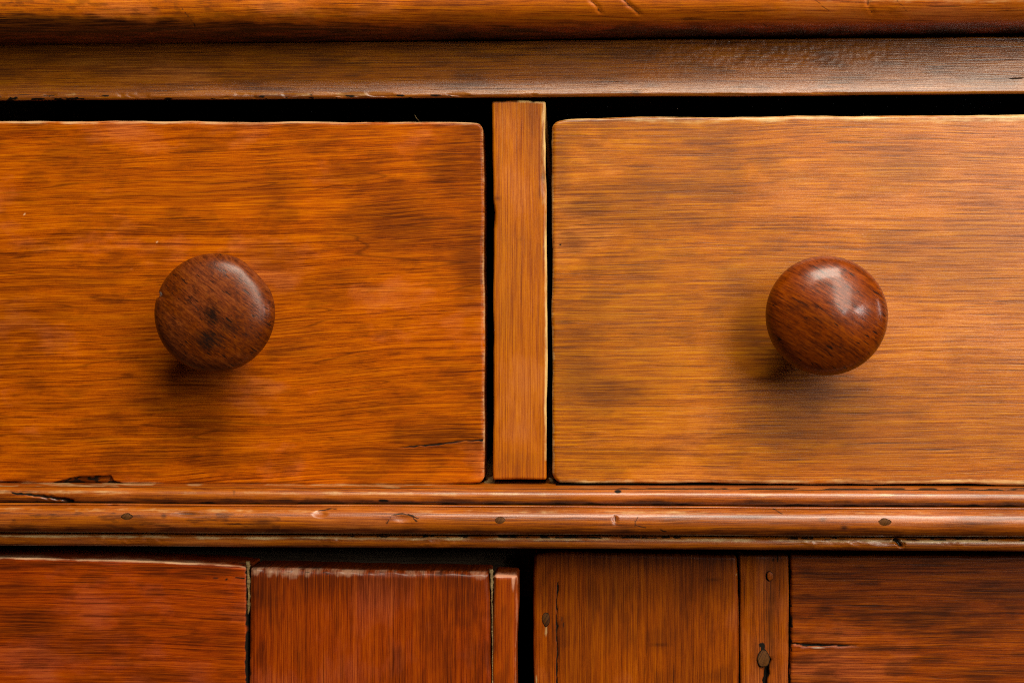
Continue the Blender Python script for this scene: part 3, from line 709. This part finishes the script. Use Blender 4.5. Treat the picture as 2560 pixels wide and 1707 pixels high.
def sl_attr(px, py, d, A):
    streak = fbm(px / 14, py / 160 + 3, 4)
    A["stain_shade"][:] = 0.75 * sstep(1560, 1430, py) * sstep(.3, .6, streak + .1)  # shadow of the beads painted on the stile's top as dark streaks
    A["stain_shade"] = np.maximum(A["stain_shade"], blobs(px, py, [(1150, 1500, 90, 90, .6), (1080, 1560, 60, 120, .5), (660, 1470, 50, 90, .75), (900, 1460, 200, 40, .6), (1180, 1640, 40, 100, .4)], 9))
    A["stain_shade"] = np.maximum(A["stain_shade"], 0.45 * sstep(0.54, 0.70, fbm(px / 20 + 4, py / 110 + 2, 5)))
    A["wear_glint"] = 0.62 * sstep(1452, 1428, py + (streak - .5) * 46) * sstep(1424, 1430, py + 10) * (0.25 + fbm(px / 18 + 7, py / 14, 4))  # greyish skylight gloss painted on the top arris, in worn patches
    A["dirt_shade"] = np.maximum(A["dirt_shade"], 0.6 * sstep(638, 624, px) * sstep(.45, .65, fbm(px / 10, py / 24, 3)))
    A["dirt_shade"] = np.maximum(A["dirt_shade"], 0.5 * sstep(.56, .66, fbm(px / 12, py / 9, 4)) * sstep(1450, 1436, py))
def sl_h(px, py, d, A):
    return (fbm(px / 12, py / 10, 3) - .3) * 0.0010 * sstep(1446, 1424, py)
board("stile", W["stile_l"], door_l, [(1400, 624), (1560, 620), (1707, 620), (2900, 620)], [(1400, 1225), (1707, 1228), (2900, 1228)], [(620, 1419), (800, 1424), (1000, 1428), (1229, 1433)], BOT, YL, 0.018,
      bevel=0.0022, radius=0.0008, seed=7.7, attrs=sl_attr, walldirt=0.0, height=sl_h, wear_glint=0.7, wearw=0.0009, step=0.001)
def el_attr(px, py, d, A):
    A["wear_glint"] = np.maximum(A["wear_glint"] * 0.6, 0.9 * np.exp(-((px - 1283) / 5.) ** 2) * sstep(1500, 1440, py))
    A["wear_glint"] = np.maximum(A["wear_glint"], 0.8 * sstep(1448, 1440, py))
    A["stain_shade"][:] = 0.4 * sstep(.5, .66, fbm(px / 12, py / 90, 4))
board("edge_strip", W["strip_l"], door_l, [(1400, 1234), (1707, 1231), (2900, 1231)], [(1400, 1295), (1707, 1291), (2900, 1290)], [(1233, 1437), (1292, 1440)], BOT, YL + 0.0002, 0.018,
      bevel=0.0016, radius=0.0012, seed=9.9, attrs=el_attr, walldirt=0.0, wear_glint=0.5, step=0.001)
filler("joint_filler", [(619, 1402), (620, 1440), (621, 1490), (620, 1535)], YL + 0.0004, door_l, [6, 3, 4.5, 2, 4, 0.6], 1.0, amp=1.1)
filler("joint_filler", [(1228, 1422), (1229, 1470), (1230, 1540), (1231, 1640), (1231, 1720)], YL + 0.0005, door_l, [5, 4, 2, 3, 1, 2.2, 0.8, 2, 1.2, 2.6], 3.0, amp=1.1)
# the rest of the door below the picture
zl_r = float(P(300, 1830, YL)[1])
xa = float(P(-160, 1830, YL)[0]); xb = float(P(614, 1830, YL)[0])
box("panel", W["rail_l"], door_l, xa + 0.05, xb - 0.0005, YL + 0.008, YL + 0.015, zdoorbot + 0.06, zl_r - 0.0003)
box("hinge_stile", W["stile_l"], door_l, xa, xa + 0.0495, YL + 0.0003, YL + 0.018, zdoorbot, zl_r - 0.0004)
box("bottom_rail", W["rail_l"], door_l, xa + 0.0497, xb - 0.0005, YL + 0.0003, YL + 0.018, zdoorbot, zdoorbot + 0.0595)

def sr_attr(px, py, d, A):
    A["stain_shade"][:] = 0.7 * sstep(1450, 1385, py) * (0.5 + fbm(px / 40, py / 20, 3))  # shade under the moulding painted across the stile's top
    A["stain_shade"] = np.maximum(A["stain_shade"], blobs(px, py, [(1450, 1400, 80, 30, .5), (1660, 1560, 14, 70, .4), (1560, 1527, 30, 4, .8), (1650, 1612, 40, 5, .8), (1780, 1449, 26, 6, .8), (1650, 1590, 50, 40, .3), (1800, 1690, 60, 20, .5), (1760, 1430, 90, 50, .35)], 4))
    A["stain_shade"] = np.maximum(A["stain_shade"], 0.4 * sstep(0.54, 0.70, fbm(px / 20 + 14, py / 100 + 2, 5)))
    d2, t = seg_dist(px, py, [(1394, 1458), (1393, 1500), (1392, 1720)])
    A["dirt_shade"] = np.maximum(A["dirt_shade"], (1 - sstep(0.8, 3.0, d2)) * (0.55 + .6 * fbm(px / 9, py / 40, 3)))
    for pts in ([(1662, 1430), (1661, 1470)], [(1405, 1540), (1415, 1600)]):
        d2, t = seg_dist(px, py, pts); A["dirt_shade"] = np.maximum(A["dirt_shade"], .6 * (1 - sstep(.8, 3, d2)))
    A["wear_glint"] *= 0.4
    A["wear_glint"] = np.maximum(A["wear_glint"], 0.7 * blobs(px, py, [(1365, 1578, 7, 24, 1), (1339, 1700, 4, 24, 1), (1840, 1434, 4, 8, 1)], 2))
def sr_h(px, py, d, A):
    d2, t = seg_dist(px, py, [(1394, 1458), (1393, 1500), (1392, 1720)])
    return 0.0004 * (1 - sstep(.6, 3, d2))
board("stile", W["stile_r"], door_r, [(1385, 1336), (1500, 1333), (1707, 1332), (2900, 1332)], [(1385, 1842), (1500, 1846), (1707, 1849), (2900, 1849)], [(1333, 1384), (1400, 1380), (1600, 1383), (1845, 1387)], BOT, YR, 0.018,
      bevel=0.0013, radius=0.0016, seed=11.5, attrs=sr_attr, height=sr_h, refx=[1393], step=0.001, wear_glint=0.4, dirt_edge=0.35)
def st_attr(px, py, d, A):
    A["stain_shade"][:] = blobs(px, py, [(1925, 1560, 16, 180, .75), (1900, 1640, 30, 60, .5), (1925, 1440, 20, 40, .7)], 7)
    A["stain_shade"] = np.maximum(A["stain_shade"], 0.5 * sstep(1420, 1388, py))  # top end darkened to paint the moulding's shadow
    d2, t = seg_dist(px, py, [(1912, 1628), (1922, 1650), (1916, 1672), (1914, 1720)])
    A["dirt_shade"] = np.maximum(A["dirt_shade"], 1.2 * (1 - sstep(2, 10 , d2)))
    d2, t = seg_dist(px, py, [(1906, 1612), (1912, 1632)]); A["dirt_shade"] = np.maximum(A["dirt_shade"], .9 * (1 - sstep(4, 10, d2)))
    for x in (1930, 1944):
        d2, t = seg_dist(px, py, [(x, 1390), (x, 1402)]); A["dirt_shade"] = np.maximum(A["dirt_shade"], .7 * (1 - sstep(1, 4, d2)))
    A["wear_glint"] *= .3
def st_h(px, py, d, A):
    d2, t = seg_dist(px, py, [(1922, 1650), (1916, 1672), (1914, 1720)])
    return 0.0020 * (1 - sstep(2, 9, d2)) - 0.0006 * np.exp(-((px - 1890) / 24.) ** 2)
board("strip", W["strip_r"], door_r, [(1385, 1847), (1500, 1850), (1707, 1853), (2900, 1853)], [(1385, 1971), (2900, 1972)], [(1845, 1387), (1975, 1388)], BOT, YR + 0.0003, 0.018,
      bevel=0.0008, radius=0.0005, seed=13.5, attrs=st_attr, height=st_h, step=0.0008, refx=[1916], wear_glint=0.3, dirt_edge=0.4)
def rr_attr(px, py, d, A):
    A["stain_shade"][:] = blobs(px, py, [(2300, 1540, 260, 50, .65), (2450, 1580, 200, 40, .55), (2100, 1500, 120, 30, .45), (2200, 1620, 160, 14, .6), (2480, 1480, 140, 40, .5), (2060, 1520, 40, 30, .6), (2180, 1430, 90, 14, .4), (2480, 1680, 120, 16, .5), (2100, 1445, 40, 6, .6)], 12) * 1.25
    A["stain_shade"] = np.maximum(A["stain_shade"], 0.55 * sstep(0.52, 0.68, fbm(px / 90 + 24, py / 22 + 2, 5)))
    A["stain_shade"] = np.maximum(A["stain_shade"], 0.6 * sstep(1412, 1388, py))  # painted moulding shade along the rail's top
    d2, t = seg_dist(px, py, [(1974, 1608), (2010, 1612), (2055, 1613), (2100, 1612), (2145, 1614)])
    A["dirt_shade"] = np.maximum(A["dirt_shade"], (1 - sstep(1, 4.5, d2)) * np.interp(t, [0, .2, .6, 1], [.6, .9, 1, .4]))
    A["wear_glint"] *= .3
    A["wear_glint"] = np.maximum(A["wear_glint"], 0.8 * blobs(px, py, [(2045, 1618, 30, 4, 1), (2107, 1450, 12, 3, .8)], 2))
    A["dirt_shade"] = np.maximum(A["dirt_shade"], .9 * sstep(1984, 1974, px + (fbm(px / 10, py / 9, 3) - .5) * 12) * sstep(.38, .55, fbm(px / 14 + 4, py / 14, 3)))
def rr_h(px, py, d, A):
    d2, t = seg_dist(px, py, [(1974, 1608), (2010, 1612), (2055, 1613), (2100, 1612), (2145, 1614)])
    return 0.0009 * (1 - sstep(.5, 6, d2)) * np.interp(t, [0, .5, 1], [.7, 1, .2])
board("rail", W["rail_r"], door_r, [(1385, 1976), (2900, 1976)], 2770, [(1975, 1388), (2560, 1390), (2770, 1390)], 1830, YR + 0.0002, 0.018,
      bevel=0.0010, radius=0.0005, seed=15.5, attrs=rr_attr, height=rr_h, refz=[1612], step=0.001, wear_glint=0.3)
plug("dowel_plug", 1365, 1547, 10, 17, YR - 0.0001, door_r, W["plug"], 4.0, 0.002)
plug("dowel_plug", 1925, 1440, 8, 12, YR - 0.0004, door_r, W["strip_r"], 5.0, 0.002)
plug("dowel_plug", 1909, 1645, 15, 21, YR - 0.0006, door_r, W["plug"], 6.0, 0.003)
xa = float(P(1976, 1830, YR)[0]); xb = float(P(2770, 1830, YR)[0])
box("panel", W["rail_r"], door_r, xa + 0.0005, xb - 0.05, YR + 0.008, YR + 0.015, zdoorbot + 0.06, zl_r - 0.0003)
box("hinge_stile", W["stile_r"], door_r, xb - 0.0495, xb, YR + 0.0003, YR + 0.018, zdoorbot, zl_r - 0.0024)
box("bottom_rail", W["rail_r"], door_r, xa + 0.0005, xb - 0.0497, YR + 0.0003, YR + 0.018, zdoorbot, zdoorbot + 0.0595)

# ------------------------------------------------------------------ a stray fibre on the drawer's top edge
pts = [(1037, 288), (1041, 296), (1047, 302), (1044, 303.5), (1051, 304)]
tp = [P(a, b, 0.0015) for a, b in pts]
fx, fz = float(tp[2][0]), float(tp[2][1])
vv = []; ff = []
for i, (x, z) in enumerate(tp):
    for a in range(6):
        t = a / 6 * 2 * math.pi
        vv.append((float(x) + 0.00007 * math.cos(t), 0.0015 + 0.00007 * math.sin(t), float(z) + 0.00004 * math.cos(t)))
for i in range(len(tp) - 1):
    for a in range(6):
        b = (a + 1) % 6; ff.append((i * 6 + a, i * 6 + b, i * 6 + 6 + b, i * 6 + 6 + a))
vv = np.array(vv) - np.array([fx, 0.0015, fz])
fo = mesh_obj("fibre", vv, np.array(ff), W["putty"]); fo.location = (fx, 0.0015, fz)
fo["label"] = "tiny pale fibre caught on the top edge of the drawer with the dark knob"; fo["category"] = "fibre"
